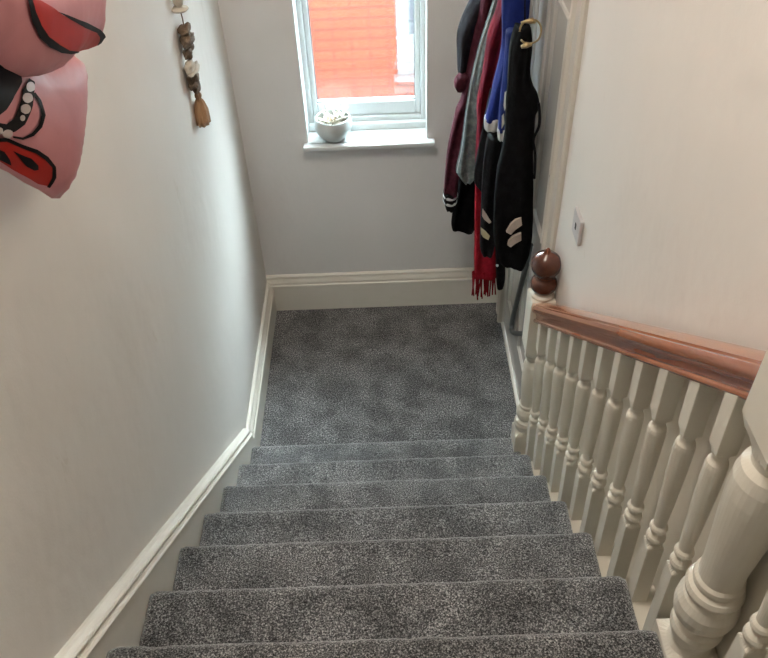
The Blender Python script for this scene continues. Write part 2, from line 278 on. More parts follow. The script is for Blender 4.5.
# ================================================================ the setting
W0 = -.036                      # plaster face of the left wall
YB = D + .02                    # plaster face of the window wall
bm = bmesh.new(); box(bm, W0-.12, W0, -3.6, YB+.25, -.2, 4.3); struct(obj('wall_left', bm, M['wall']))
wx0, wx1, wz0, wz1 = .265, .835, 1.007, 2.12
bm = bmesh.new()
box(bm, W0, wx0, YB, YB+.25, -.2, 4.3); box(bm, wx1, 1.6, YB, YB+.25, -.2, 4.3)
box(bm, wx0, wx1, YB, YB+.25, -.2, wz0-.012); box(bm, wx0, wx1, YB, YB+.25, wz1, 4.3)
struct(obj('wall_back', bm, M['wall_back']))
bm = bmesh.new()
dy0, dy1, dz1 = .155, .935, 2.14
def wseg(y0, y1, z0, z1, t=.12):
    hexa(bm, [(wall_x(y0), y0, z0), (wall_x(y0), y0, z1), (wall_x(y1), y1, z0), (wall_x(y1), y1, z1),
              (wall_x(y0)+t, y0, z0), (wall_x(y0)+t, y0, z1), (wall_x(y1)+t, y1, z0), (wall_x(y1)+t, y1, z1)])
wseg(-3.6, 0, -.2, 4.3); wseg(0, dy0, -.2, 4.3); wseg(dy0, dy1, dz1, 4.3); wseg(dy1, YB, -.2, 4.3); wseg(dy0, dy1, -.2, 0)
struct(obj('wall_right', bm, M['wall']))
bm = bmesh.new(); box(bm, W0-.12, 1.6, -3.6, YB+.25, 4.3, 4.4); struct(obj('ceiling', bm, M['ceiling']))
bm = bmesh.new(); box(bm, W0, 1.36, -3.72, -3.6, -.2, 4.3); struct(obj('wall_front', bm, M['wall']))
# landing carpet as the floor (slightly waved pile)
bm = bmesh.new(); nx, ny = 60, 58
g = [[bm.verts.new((W0 + (1.218-W0)*i/nx, -.012 + (YB+.012)*j/ny, .0015*noise.noise(Vector((i*.35, j*.35, 0))))) for j in range(ny+1)] for i in range(nx+1)]
for i in range(nx):
    for j in range(ny): bm.faces.new((g[i][j], g[i+1][j], g[i+1][j+1], g[i][j+1]))
fl = struct(obj('floor', bm, M['carpet_floor'], smooth=True))
bm = bmesh.new(); box(bm, W0, 1.25, -.02, YB, -.12, -.006); struct(obj('floor', bm, M['gloss']))
# upper landing, behind the camera's feet
bm = bmesh.new(); box(bm, W0, wall_x(-2.2)-.002, -3.6, nose_y(10), 9.2*R, 10*R); struct(obj('floor', bm, M['carpet']))

# skirting boards: offset n away from the wall, height z
def skirt_profile(h, t):
    # (offset, z) from floor to top, ogee top
    return [(0, 0), (t, 0), (t, h*.70), (t-.001, h*.705), (t+.003, h*.72), (t+.003, h*.745), (t-.003, h*.765), (t-.004, h*.82),
            (t*.62, h*.87), (t*.45, h*.91), (t*.55, h*.93), (t*.5, h*.97), (t*.2, h), (0, h)]
bm = bmesh.new(); pr = skirt_profile(.235, .026)
extrude_profile(bm, [(0, -a, z) for a, z in pr], (W0+.001, YB-.001, 0), (1.218, YB-.001, 0))
struct(obj('baseboard_back', bm, M['skirt']))
bm = bmesh.new(); pr = skirt_profile(.200, .030)
extrude_profile(bm, [(a, 0, z) for a, z in pr], (W0+.001, YB-.02, 0), (W0+.001, .052, 0))
struct(obj('baseboard_left', bm, M['skirt']))

# window
fy = 1.262                                                   # inner face of the frame
win = struct(thing('window_1', None, None))
bm = bmesh.new()
def frame_rect(bm, x0, x1, z0, z1, w, y0, y1, wb=None):
    wb = wb or w
    box(bm, x0, x0+w, y0, y1, z0, z1); box(bm, x1-w, x1, y0, y1, z0, z1)
    box(bm, x0+w, x1-w, y0, y1, z0, z0+wb); box(bm, x0+w, x1-w, y0, y1, z1-w, z1)
frame_rect(bm, wx0, wx1, 1.035, wz1, .028, fy-.012, fy+.06, .04)
obj('window_frame', bm, M['upvc'], win, bevel=.004)
bm = bmesh.new(); frame_rect(bm, wx0+.028, wx1-.028, 1.075, wz1-.028, .025, fy+.002, fy+.05, .068)
obj('sash', bm, M['upvc'], win, bevel=.006)
bm = bmesh.new(); frame_rect(bm, wx0+.053, wx1-.053, 1.143, wz1-.053, .004, fy+.010, fy+.018)
obj('glazing_gasket', bm, M['gasket'], win)
bm = bmesh.new(); box(bm, wx0+.055, wx1-.055, fy+.012, fy+.016, 1.145, wz1-.055)
obj('window_pane', bm, M['glass'], win)
bm = bmesh.new(); box(bm, wx0, wx1, 1.222, YB+.245, .995, 1.052); obj('sub_sill', bm, M['upvc'], win, bevel=.004)
bm = bmesh.new()   # sill board with horns and a rounded nose
box(bm, wx0+.001, wx1-.001, YB-.02, 1.24, .998, 1.020); box(bm, .248, .866, D-.028, YB-.001, .998, 1.020)
obj('window_sill', bm, M['sill'], win, bevel=.006)
bm = bmesh.new()
box(bm, wx0+.0005, wx0+.006, YB+.001, fy-.012, 1.021, wz1-.001); box(bm, wx1-.006, wx1-.0005, YB+.001, fy-.012, 1.021, wz1-.001)
obj('reveal_lining', bm, M['sill'], win)

# door in the right wall of the landing
door = struct(thing('door_1', None, None))
X = 1.222
bm = bmesh.new()
box(bm, X+.012, X+.05, dy0+.004, dy1-.004, .008, dz1-.004)
obj('door_leaf', bm, M['door'], door)
for (py0, py1, pz0, pz1) in ((.265, .50, .24, .80), (.59, .83, .24, .80), (.265, .50, 1.02, 1.90), (.59, .83, 1.02, 1.90)):
    bm = bmesh.new()
    frame = [(0, 0), (.008, 0), (.012, .006), (.012, .014), (.004, .024), (0, .026)]
    ring = []
    for (d, w) in frame:
        ring.append([(X+.0125-d, py0+w, pz0+w), (X+.0125-d, py1-w, pz0+w), (X+.0125-d, py1-w, pz1-w), (X+.0125-d, py0+w, pz1-w)])
    vs = [[bm.verts.new(p) for p in r] for r in ring]
    for a, b in zip(vs, vs[1:]):
        for i in range(4): bm.faces.new((a[i], a[(i+1) % 4], b[(i+1) % 4], b[i]))
    obj('panel_moulding', bm, M['door'], door)
# architrave with a raised inner bead
def arch_prof(w):
    return [(0, 0), (.010, 0), (.018, .008), (.018, w*.35), (.012, w*.42), (.012, w*.72), (.022, w*.80), (.024, w*.9), (.018, w), (0, w)]
bm = bmesh.new()
extrude_profile(bm, [(-d, w, 0) for d, w in arch_prof(.125)], (X, .038, 0), (X, .038, dz1+.10))
obj('architrave', bm, M['arch'], door)
bm = bmesh.new()
extrude_profile(bm, [(-d, -w, 0) for d, w in arch_prof(.115)], (X, 1.045, 0), (X, 1.045, dz1+.10))
obj('architrave', bm, M['arch'], door)
bm = bmesh.new()
extrude_profile(bm, [(-d, 0, -w) for d, w in arch_prof(.10)], (X, .163, dz1+.10), (X, .93, dz1+.10))
obj('architrave', bm, M['arch'], door)
bm = bmesh.new(); box(bm, X+.006, X+.0125, .185, .225, 1.285, 1.375)
lk = obj('lock_plate', bm, M['steel'], door, bevel=.002)
bm = bmesh.new(); box(bm, X-.012, X+.0055, .192, .218, 1.335, 1.365); obj('latch_knob', bm, M['steel'], lk, bevel=.003)

# ================================================================ the staircase
stairs = thing('staircase', 'straight white painted staircase with flecked grey carpet on every step, going down to the landing', 'staircase')
WR = {1: 1.165, 2: 1.163, 3: 1.169, 4: 1.177, 5: 1.184, 6: 1.196, 7: 1.178, 8: 1.19, 9: 1.19}
for k in range(1, 10):
    yn, z = nose_y(k), tread_z(k)
    bm = bmesh.new()
    yb = yn - G - .026
    xr = wall_x(yb) - .003
    hexa(bm, [(0.0015, yn-.026, 0), (0.0015, yn-.026, z-.014), (0.0015, yb, 0), (0.0015, yb, z-.014),
              (wall_x(yn)-.003, yn-.026, 0), (wall_x(yn)-.003, yn-.026, z-.014), (wall_x(yn)-.003, yb, 0), (wall_x(yn)-.003, yb, z-.014)])
    st = obj('step', bm, M['gloss'], stairs)
    z += {1: .007, 2: .010, 3: .011, 4: .011, 5: .013, 6: .005, 7: .017}.get(k, .010)   # pile height differs a little from step to step
    # carpet: riser, rounded nose, tread, as one thick padded profile
    zr = tread_z(k-1) + .001
    pr = [(yn-.0115, zr), (yn-.0115, z-.055), (yn-.010, z-.045)]
    r_ = .020
    for i in range(9):
        a = -PI/2*.9 + (PI/2*1.9)*i/8
        pr.append((yn-r_+r_*math.cos(a), z-r_+r_*math.sin(a)))
    nb = 10
    for i in range(1, nb+1): pr.append((yn-r_-(G-r_-.0125)*i/nb - .002, z - .001*math.sin(PI*i/nb)))
    pr += [(yn-G-.0125, tread_z(k)-.0138), (yn-.0258, tread_z(k)-.0138), (yn-.0258, zr)]
    bm = bmesh.new(); n = 90; x0, x1 = .002, WR[k]
    rings = []
    for i in range(n+1):
        x = x0 + (x1-x0)*i/n; ring = []
        for j, (y, zz) in enumerate(pr):
            d = .0022*noise.noise(Vector((x*28, y*28, zz*28 + k*3))) if j < len(pr)-3 else 0
            edge = min(x-x0, x1-x)
            sh = .004*(1-min(1, edge/.008)) if (2 < j < len(pr)-3) else 0     # ends roll over
            ring.append((x, y + (-sh if j < 12 else 0) + d, zz - sh + d))
        rings.append(ring)
    loft(bm, rings)
    obj('carpet', bm, M['carpet'], st, smooth=True)
# wall string on the left with its capping moulding
def nos(y): return R + R/G*(-y)
slope = Vector((0, -G, R)); y0, y1 = .052, -2.36
bm = bmesh.new()
hexa(bm, [(W0+.001, y0, 0), (W0+.001, y0, nos(y0)+.055), (W0+.001, y1, nos(y1)-.5), (W0+.001, y1, nos(y1)+.055),
          (0, y0, 0), (0, y0, nos(y0)+.055), (0, y1, nos(y1)-.5), (0, y1, nos(y1)+.055)])
obj('wall_string', bm, M['skirt'], stairs)
bm = bmesh.new()
cap = [(W0+.001, .0551), (.0, .0551), (.005, .058), (.006, .064), (.002, .069), (-.014, .070), (-.014, .076), (-.005, .079), (-.005, .084),
       (-.010, .090), (-.020, .096), (-.028, .099), (W0+.001, .100)]
extrude_profile(bm, [(x, 0, z) for x, z in cap], (0, y0, nos(y0)), (0, y1, nos(y1)))
obj('string_moulding', bm, M['skirt'], stairs)
place(stairs, (.6, 0, 0))

# cream painted panelling on the wall below the handrail
bm = bmesh.new(); ya, yb = -.10, -2.09
P = [(ya, nos(ya)-.19), (ya, nos(ya)+.70), (yb, nos(yb)+.745), (yb, nos(yb)-.24)]
loft(bm, [[(wall_x(y)-.0045, y, z) for y, z in P], [(wall_x(y)+.001, y, z) for y, z in P]])
struct(obj('trim_1', bm, M['gloss']))
# ================================================================ the balustrade
bal = thing('balustrade', 'white turned stair balustrade with brown wooden handrail and acorn finial along the right wall', 'banister')
def rail_z(y): return .866 + .785 * (-y)            # underside of the handrail
LEAN = -.016
def baluster(y, k):
    zb = tread_z(k) - .0135 if True else 0
    zt = rail_z(y) + .006
    cx = row_x(y) + .004; h = .0190
    H = zt - zb
    zz = lambda dz: zt - dz - zb
    sh = lambda z: LEAN * z / .75
    prof = [('s', h, 0), ('s', h, zz(.545)), ('s', h*.96, zz(.538)), ('c', .017, zz(.530)), ('c', .0155, zz(.524)), ('c', .021, zz(.518)), ('c', .0225, zz(.510)),
            ('c', .0205, zz(.502)), ('c', .0135, zz(.494)), ('c', .013, zz(.488)), ('c', .0185, zz(.481)), ('c', .0205, zz(.474)), ('c', .0185, zz(.467)), ('c', .0140, zz(.461)),
            ('c', .0145, zz(.445)), ('c', .0165, zz(.40)), ('c', .0188, zz(.33)), ('c', .0203, zz(.26)), ('c', .0210, zz(.20)), ('c', .0208, zz(.188)), ('c', .0190, zz(.178)),
            ('c', .0150, zz(.172)), ('c', .0135, zz(.168)), ('c', .0135, zz(.160)), ('c', .0165, zz(.154)), ('c', .0170, zz(.149)), ('s', h*.97, zz(.141)), ('s', h, zz(.134)), ('s', h, zz(0))]
    bm = bmesh.new(); rings = []
    for t, r, z in prof:
        c = cx + sh(z)
        rings.append(sqring(c, y, r, zb+z, 24) if t == 's' else [(c + r*math.cos(2*PI*i/24), y + r*math.sin(2*PI*i/24), zb+z) for i in range(24)])
    # cut the top to the rake of the rail
    rings[-1] = [(p[0], p[1], p[2] + (y - p[1]) * .785) for p in rings[-1]]
    loft(bm, rings)
    o = obj('baluster', bm, M['gloss'], bal)
    m = o.modifiers.new('edge', 'BEVEL'); m.width = .0012; m.segments = 1; m.angle_limit = math.radians(50)
    for p in o.data.polygons: p.use_smooth = False
    return o
for k in range(1, 9):
    if k not in (1, 7): baluster(nose_y(k) - .050, k)
    baluster(nose_y(k) - .050 - G/2 - (.022 if k == 7 else 0), k)
def newel(y, k, top=True):
    x = row_x(y) - (.002 if k == 1 else -.006); zb = tread_z(k) - .0135; h = .045
    def rg(t, r, z): return sqring(x, y, r, zb+z, 40) if t == 's' else [(x + r*math.cos(2*PI*i/40), y + r*math.sin(2*PI*i/40), zb+z) for i in range(40)]
    s = 1.0 if k == 1 else 1.16
    prof = [('s', h*s, 0), ('s', h*s, .105), ('s', h*.97*s, .112), ('c', h*.86*s, .130), ('c', h*.80*s, .136), ('c', h*.98*s, .142), ('c', h*1.04*s, .155), ('c', h*1.05*s, .170), ('c', h*.96*s, .186), ('c', h*.74*s, .196),
            ('c', h*.72*s, .202), ('c', h*.88*s, .208), ('c', h*.97*s, .220), ('c', h*.97*s, .240), ('c', h*.86*s, .256), ('c', h*.74*s, .264), ('c', h*.80*s, .270), ('c', h*.80*s, .280), ('c', h*.70*s, .286),
            ('c', h*.68*s, .30), ('c', h*.78*s, .36), ('c', h*.84*s, .42), ('c', h*.86*s, .47), ('c', h*.82*s, .51), ('c', h*.70*s, .528), ('c', h*.55*s, .536), ('c', h*.55*s, .545), ('c', h*.80*s, .552),
            ('c', h*.84*s, .562), ('c', h*.80*s, .572), ('s', h*.90*s, .590), ('s', h*s, .606), ('s', h*s, .852), ('s', h*.93*s, .862)]
    if k != 1:   # the upper post: plainer long bulging shaft
        prof = [('s', h*s, 0), ('s', h*s, .045), ('c', h*.86*s, .058), ('c', h*.76*s, .070), ('c', h*.74*s, .080), ('c', h*.86*s, .095), ('c', h*.97*s, .115), ('c', h*1.0*s, .128), ('c', h*.94*s, .140), ('c', h*.76*s, .150), ('c', h*.74*s, .158),
                ('c', h*.92*s, .166), ('c', h*1.10*s, .182), ('c', h*1.16*s, .203), ('c', h*1.13*s, .225), ('c', h*1.0*s, .244), ('c', h*.90*s, .252), ('c', h*.90*s, .258), ('c', h*1.02*s, .264), ('c', h*1.05*s, .273), ('c', h*.98*s, .284),
                ('c', h*.84*s, .290), ('c', h*.84*s, .297), ('c', h*.90*s, .302), ('c', h*.88*s, .310), ('c', h*.78*s, .317), ('c', h*.78*s, .35), ('c', h*.86*s, .42), ('c', h*.98*s, .51), ('c', h*1.04*s, .57), ('c', h*1.02*s, .61), ('c', h*.92*s, .636),
                ('c', h*.70*s, .648), ('c', h*.68*s, .660), ('c', h*.78*s, .668), ('s', h*.84*s, .687), ('s', h*s, .715), ('s', h*s, .97), ('s', h*.93*s, .98)]
    bm = bmesh.new(); loft(bm, [rg(*q) for q in prof])
    o = obj('newel_post', bm, M['gloss'], bal)
    me = o.data
    o['label'] = 'white turned newel post at the foot of the stairs' if k == 1 else 'thick white turned newel post beside the upper steps'
    zt = zb + prof[-1][2]
    bm = bmesh.new()
    lathe(bm, [(.040, 0), (.043, .004), (.043, .012), (.036, .018), (.030, .022)], (x, y, zt), 40)
    obj('collar', bm, M['gloss'], o, smooth=True)
    bm = bmesh.new(); z0 = zt + .0225
    pf = [(.028, 0), (.040, .006), (.048, .018), (.0505, .033), (.048, .048), (.040, .058), (.033, .063), (.034, .066), (.0365, .069), (.0365, .073), (.035, .076),
          (.044, .086), (.0535, .102), (.057, .120), (.0555, .136), (.047, .152), (.033, .165), (.018, .173), (.012, .178), (.011, .184), (.006, .192), (.001, .195)]
    lathe(bm, [(r*s*.93, z*.97) for r, z in pf], (x, y, z0), 48)
    obj('finial', bm, M['finial'], o, smooth=True)['label'] = 'dark brown varnished acorn finial'
    return x
newel(-.042, 1)
newel(-1.452, 7)
# handrail: moulded section swept along the rake
def rail(ya, yb, rounded):
    half = .0375
    hs = [(.0235, 0), (.030, .0015), (.0325, .006), (.0325, .011), (.030, .0155), (.0245, .017), (.0235, .024), (.0265, .033), (.031, .039), (.0385, .0415), (.0415, .047), (.0425, .054), (.0415, .061), (.0375, .067), (.0345, .0685), (.0335, .0650), (.0315, .0650), (.0300, .0725), (.018, .0765), (.006, .078)]
    sec = [(-x, z) for x, z in hs] + [(x, z) for x, z in hs[::-1]]
    bm = bmesh.new(); rings = []
    ys = [ya - i*.004 for i in range(9)] if rounded else [ya]
    ys = ys + [ys[-1] + (yb-ys[-1])*i/14 for i in range(1, 15)]
    for y in ys:
        c = row_x(y) + LEAN + .014
        s = 1
        if rounded:
            t = min(1, (ya - y)/.032); s = .55 + .45*math.sqrt(max(0, 1-(1-t)**2))
        rings.append([(c + x*s, y, rail_z(y) + .040 + (z*1.22-.040)*s) for x, z in sec])
    loft(bm, rings)
    o = obj('handrail', bm, M['wood'], bal, smooth=True)
    o.modifiers.new('e', 'EDGE_SPLIT').split_angle = math.radians(28)
    return o
rail(.004, -1.399, True)['label'] = 'reddish brown varnished handrail'
rail(-1.506, -2.1, False)
place(bal, (1.19, -.04, R))

# ================================================================ things on the walls
sw = thing('light_switch', 'square white plastic light switch plate on the right wall above the handrail end', 'switch')
sy, sz = -.192, 1.434; sx = wall_x(sy)
bm = bmesh.new(); box(bm, sx-.012, sx+.0005, sy-.044, sy+.044, sz-.044, sz+.044); obj('switch_plate', bm, M['plastic'], sw, bevel=.003)
bm = bmesh.new(); box(bm, sx-.014, sx-.012, sy-.006, sy+.006, sz-.011, sz+.011)
obj('rocker', bm, M['darkdot'], sw, bevel=.001)
for dy in (-.030, .030):
    bm = bmesh.new(); lathe(bm, [(.003, -.001), (.003, .001)], (0, 0, 0), 12)
    for v in bm.verts: v.co = Vector((sx-.0122 - v.co.z, sy+dy+v.co.x, sz+v.co.y))
    obj('screw', bm, M['steel'], sw)
place(sw, (sx, sy, sz-.044))

bm = bmesh.new()
tube(bm, catmull([(1.211, .385, .93), (1.2105, .445, .742), (1.2105, .53, .508), (1.2105, .592, .335), (1.2105, .595, .287), (1.2085, .555, .285), (1.2085, .451, .372), (1.2085, .32, .49), (1.2085, .17, .60)], 8), .0115, 12)
tag(obj('pipe', bm, M['pipe'], smooth=True), 'thin grey pipe bent like an elbow, below the hanging coats on the white door', 'pipe')

# hanging wall ornament
orn = thing('wall_hanging', 'string of driftwood pieces, stones and a tan tassel hanging on the left wall', 'wall ornament')
bm = bmesh.new(); ox = W0+.022
path = [(W0+.004, .40, 2.20), (ox, .40, 2.1), (ox, .388, 1.96), (ox, .399, 1.895), (ox, .387, 1.80), (ox, .38, 1.70), (ox, .39, 1.63)]
tube(bm, catmull(path, 5), .0022, 6); obj('cord', bm, M['cord'], orn)
def rock(name, c, s, m, seed, sub=2):
    bm = bmesh.new(); bmesh.ops.create_icosphere(bm, subdivisions=sub+1, radius=1)
    for v in bm.verts:
        n_ = v.co.normalized(); f = 1 + .45*noise.noise(n_*1.7 + Vector((seed, 0, seed))) + .22*noise.noise(n_*4 + Vector((0, seed, 0)))
        v.co = Vector((n_.x*s[0]*f + c[0], n_.y*s[1]*1.3*f + c[1], n_.z*s[2]*1.1*f + c[2]))
    return obj(name, bm, m, orn, smooth=True)
bm = bmesh.new(); lathe(bm, [(.006, .06), (.017, .055), (.019, .035), (.014, .015), (.008, .008), (.028, .004), (.030, 0), (.024, -.005), (.004, -.008)][::-1], (ox, .387, 1.935), 20)
obj('bell', bm, M['stone'], orn, smooth=True)
rock('driftwood_piece', (ox, .395, 1.865), (.020, .030, .014), M['drift'], 1.3)
rock('driftwood_piece', (ox+.004, .39, 1.840), (.022, .036, .022), M['drift'], 2.6)
rock('driftwood_piece', (ox, .402, 1.812), (.018, .026, .020), M['drift'], 4.1)
rock('driftwood_piece', (ox, .375, 1.793), (.015, .020, .018), M['drift'], 9.1)
rock('stone', (ox, .360, 1.755), (.015, .022, .018), M['stone'], 5.5)
rock('stone', (ox+.003, .382, 1.735), (.022, .040, .008), M['stone'], 6.5)
rock('driftwood_piece', (ox, .378, 1.706), (.018, .028, .022), M['drift'], 7.7)
rock('driftwood_piece', (ox, .372, 1.686), (.018, .030, .014), M['drift'], 8.8)
rock('driftwood_piece', (ox, .392, 1.664), (.013, .018, .018), M['drift'], 3.3)
bm = bmesh.new(); ctr = (ox, .392, 1.53)
prof = [(.038, 0), (.036, .02), (.030, .05), (.021, .078), (.012, .090), (.010, .094), (.014, .100), (.014, .108), (.006, .115)]
rings = []
for r_, z in prof:
    rings.append([(ctr[0] + min(r_*.8, .024)*(1 + .10*math.sin(9*2*PI*i/54))*math.cos(2*PI*i/54), ctr[1] + r_*(1 + .10*math.sin(9*2*PI*i/54))*math.sin(2*PI*i/54), ctr[2] + z) for i in range(54)])
loft(bm, rings); obj('tassel', bm, M['tassel'], orn, smooth=True)
place(orn, (W0, .39, 1.53))

# foil balloon
balloon = thing('foil_balloon', 'pink foil balloon with red patches and black outlines, against the upper left wall', 'balloon')
def bdist(p, poly):
    d = 9
    for i in range(len(poly)):
        a = Vector(poly[i]); ab = Vector(poly[(i+1) % len(poly)]) - a
        t = max(0, min(1, (p-a).dot(ab)/(ab.length_squared+1e-12))); d = min(d, (p-a-ab*t).length)
    return d
def inside(p, poly):
    c = False; j = len(poly)-1
    for i in range(len(poly)):
        (xi, yi), (xj, yj) = poly[i], poly[j]
        if (yi > p[1]) != (yj > p[1]) and p[0] < (xj-xi)*(p[1]-yi)/(yj-yi)+xi: c = not c
        j = i
    return c
def densify(poly, s):
    out = []
    for i in range(len(poly)):
        a, b = Vector(poly[i]), Vector(poly[(i+1) % len(poly)]); n = max(1, int((b-a).length/s))
        out += [a + (b-a)*k/n for k in range(n)]
    return out
def cdt(poly, s):
    P = densify(poly, s); n = len(P); pts = list(P)
    ys = [p[0] for p in P]; zs = [p[1] for p in P]; j = 0
    z = min(zs)
    while z < max(zs):
        y = min(ys) + (s/2 if j % 2 else 0)
        while y < max(ys):
            q = Vector((y, z))
            if inside(q, poly) and bdist(q, poly) > s*.5: pts.append(q)
            y += s
        z += s*.87; j += 1
    v, e, f, *_ = delaunay_2d_cdt(pts, [(i, (i+1) % n) for i in range(n)], [], 1, 1e-6)
    return v, f
BS = {'u': ('bal_upper', .12, .055), 'l': ('bal_lower', .05, .05)}
def bx(q, key):
    n, x0, h = BS[key]; d = bdist(q, PL[n]) if inside(q, PL[n]) else 0
    return x0, h*(1-math.exp(-d/.035)), d
for key, nm in (('u', 'balloon_lobe'), ('l', 'balloon_lobe')):
    v, f = cdt(PL[BS[key][0]], .011)
    bm = bmesh.new(); front = []; back = []
    for q in v:
        x0, h, d = bx(q, key)
        wr = .0025*math.sin(d*0 + math.atan2(q[1]-2.25, q[0]+1.0)*46)*math.exp(-d/.03)*(1-math.exp(-d/.004))
        front.append(bm.verts.new((x0+h+wr, q[0], q[1])))
        back.append(front[-1] if d < 1e-4 else bm.verts.new((x0-h*.8-.0006, q[0], q[1])))
    for t in f:
        bm.faces.new([front[i] for i in t])
        b = [back[i] for i in t]
        if set(b) != set(front[i] for i in t): bm.faces.new(b[::-1])
    obj(nm, bm, M['pink'], balloon, smooth=True)
def patch(pn, key, m, name, lift):
    v, f = cdt(PL[pn], .007); bm = bmesh.new()
    vs = [bm.verts.new((sum(bx(q, key)[:2]) + lift, q[0], q[1])) for q in v]
    lo = [bm.verts.new((sum(bx(q, key)[:2]) + lift - .0006, q[0], q[1])) for q in v]
    for t in f: bm.faces.new([vs[i] for i in t]); bm.faces.new([lo[i] for i in t][::-1])
    return obj(name, bm, m, balloon, smooth=True)
patch('bal_red', 'u', M['balred'], 'red_patch', .0028)
patch('bal_black1', 'u', M['balblack'], 'black_outline', .0045)
patch('bal_black2', 'u', M['balblack'], 'black_outline', .0045)
patch('bal_mouth', 'l', M['balblack'], 'black_patch', .0028)
patch('bal_toothring', 'l', M['balblack'], 'black_outline', .0036)
for i in range(6): patch('tooth%d' % i, 'l', M['balwhite'], 'white_spot', .005)
patch('bal_curve', 'l', M['balblack'], 'black_outline', .004)
patch('bal_red2', 'l', M['balred'], 'red_patch', .0028)
patch('bal_red2out', 'l', M['balblack'], 'black_outline', .0045)
patch('bal_blk3', 'l', M['balblack'], 'black_patch', .0045)
patch('bal_blk4', 'l', M['balblack'], 'black_patch', .0045)
bm = bmesh.new(); tube(bm, catmull([(W0+.001, -1.0, 2.62), (.02, -1.0, 2.6), (.06, -1.0, 2.50), (.10, -1.0, 2.44)], 4), .0012, 6)
obj('ribbon', bm, M['balwhite'], balloon)
place(balloon, (.05, -.95, 2.10))

# ================================================================ bowl on the sill
bowl = thing('bowl', 'round white ceramic bowl of dried petals on the window sill', 'bowl')
bc = (.394, 1.153, 1.0205)
bm = bmesh.new()
lathe(bm, [(.001, .0), (.042, 0), (.045, .004), (.062, .018), (.080, .042), (.088, .068), (.087, .088), (.081, .108), (.079, .112), (.075, .110), (.080, .090), (.081, .068), (.073, .044), (.055, .022), (.03, .012), (.001, .010)], bc, 48)
obj('bowl_body', bm, M['bowl'], bowl, smooth=True)
bm = bmesh.new(); lathe(bm, [(.001, .07), (.076, .070), (.076, .078), (.05, .084), (.001, .088)], bc, 24); obj('petal_bed', bm, M['shaving'], bowl, smooth=True)['kind'] = 'stuff'
random.seed(3)
def petal(c, L, w, az, tilt, curl, m):
    bm = bmesh.new(); n = 8; rows = []
    for i in range(n+1):
        t = i/n; hw = w*math.sin(PI*(t*.9+.06))**.8
        r = L*t; zz = L*tilt*t + curl*L*t*t
        for_ = []
        for j in (-1, 0, 1):
            for_.append((r, hw*j, zz + (.25*hw if j else 0)))
        rows.append([bm.verts.new((c[0] + p[0]*math.cos(az)-p[1]*math.sin(az), c[1] + p[0]*math.sin(az)+p[1]*math.cos(az), c[2]+p[2])) for p in for_])
    for a, b in zip(rows, rows[1:]):
        for j in range(2): bm.faces.new((a[j], a[j+1], b[j+1], b[j]))
    o = obj('petal', bm, m, bowl, smooth=True); o.modifiers.new('s', 'SOLIDIFY').thickness = .0012
for fx, fy2 in ((-.015, -.02), (.028, .022)):
    for i in range(9):
        petal((bc[0]+fx, bc[1]+fy2, bc[2]+.085), random.uniform(.030, .048), .009, i*2*PI/9+random.random()*.4, random.uniform(.3, 1.0), random.uniform(-.3, .3), M['petal'] if fx < 0 else M['shaving'])
for i in range(12):
    a = random.random()*2*PI
    petal((bc[0]+.03*math.cos(a), bc[1]+.03*math.sin(a), bc[2]+.086), random.uniform(.03, .05), .007, a+random.uniform(-.5, .5), random.uniform(.2, .9), random.uniform(-.2, .6), M['shaving'])
for (a, b) in (((-.02, 0, .09), (-.035, .03, .165)), ((.0, .03, .09), (.045, .055, .15)), ((-.01, -.03, .10), (.078, -.012, .118))):
    bm = bmesh.new(); tube(bm, [Vector(bc)+Vector(a), Vector(bc)+Vector(b)], .0022, 6, rs=[.004, .0018]); obj('twig', bm, M['shaving'], bowl)
place(bowl, bc)

# ================================================================ coats on the door
def interp_rows(rows, step=.02):
    P = catmull([(a, b, z) for a, b, z in rows], 8)
    out = [P[0]]
    for q in P[1:]:
        if out[-1][2] - q[2] > step*.5 or q is P[-1]: out.append(q)
    return out
def garment(part, m, parent, thick=.05, folds=5, amp=.10, seed=0, wide=0, close=True, y=None, name=None):
    Y, rows = GM[part]; Y = y or Y
    if rows[0][2] > 1.88 and part != 'black_big': rows = [(rows[0][0]+.012, rows[0][1]+.004, 2.03)] + rows   # up to the hooks
    bm = bmesh.new(); N = 56; rings = []
    P = interp_rows(rows)
    for k, (a, b, z) in enumerate(P):
        cx, hw = (a+b)/2, (b-a)/2 + wide
        th = min(thick, max(hw*1.4, .012)) if folds == 0 else thick
        ring = []
        for i in range(N):
            t = 2*PI*i/N; c, s = math.cos(t), math.sin(t)
            ex = math.copysign(abs(c)**.8, c); ey = math.copysign(abs(s)**.8, s)
            w = amp*math.sin(folds*t + seed + 1.6*math.sin(z*5+seed) ) * (abs(s)**1.2) + .35*amp*noise.noise(Vector((c*2+seed, s*2, z*9)))
            w *= 2.0; w += .5*amp*noise.noise(Vector((c*5+seed, s*5, z*24)))
            ring.append((cx + hw*ex*(1+.22*w), Y + th*ey*(1 + w*1.6), z + .004*noise.noise(Vector((c*2, s*2, seed+4)))))
        rings.append(ring)
    # hem turns under
    if close:
        r = rings[-1]; c0 = Vector((sum(p[0] for p in r)/N, sum(p[1] for p in r)/N, r[0][2]))
        rings.append([tuple(c0 + (Vector(p)-c0)*.88 + Vector((0, 0, -.004))) for p in r])
        rings.append([tuple(c0 + (Vector(p)-c0)*.78 + Vector((0, 0, .012))) for p in r])
    loft(bm, rings)
    return obj(name or part, bm, m, parent, smooth=True)
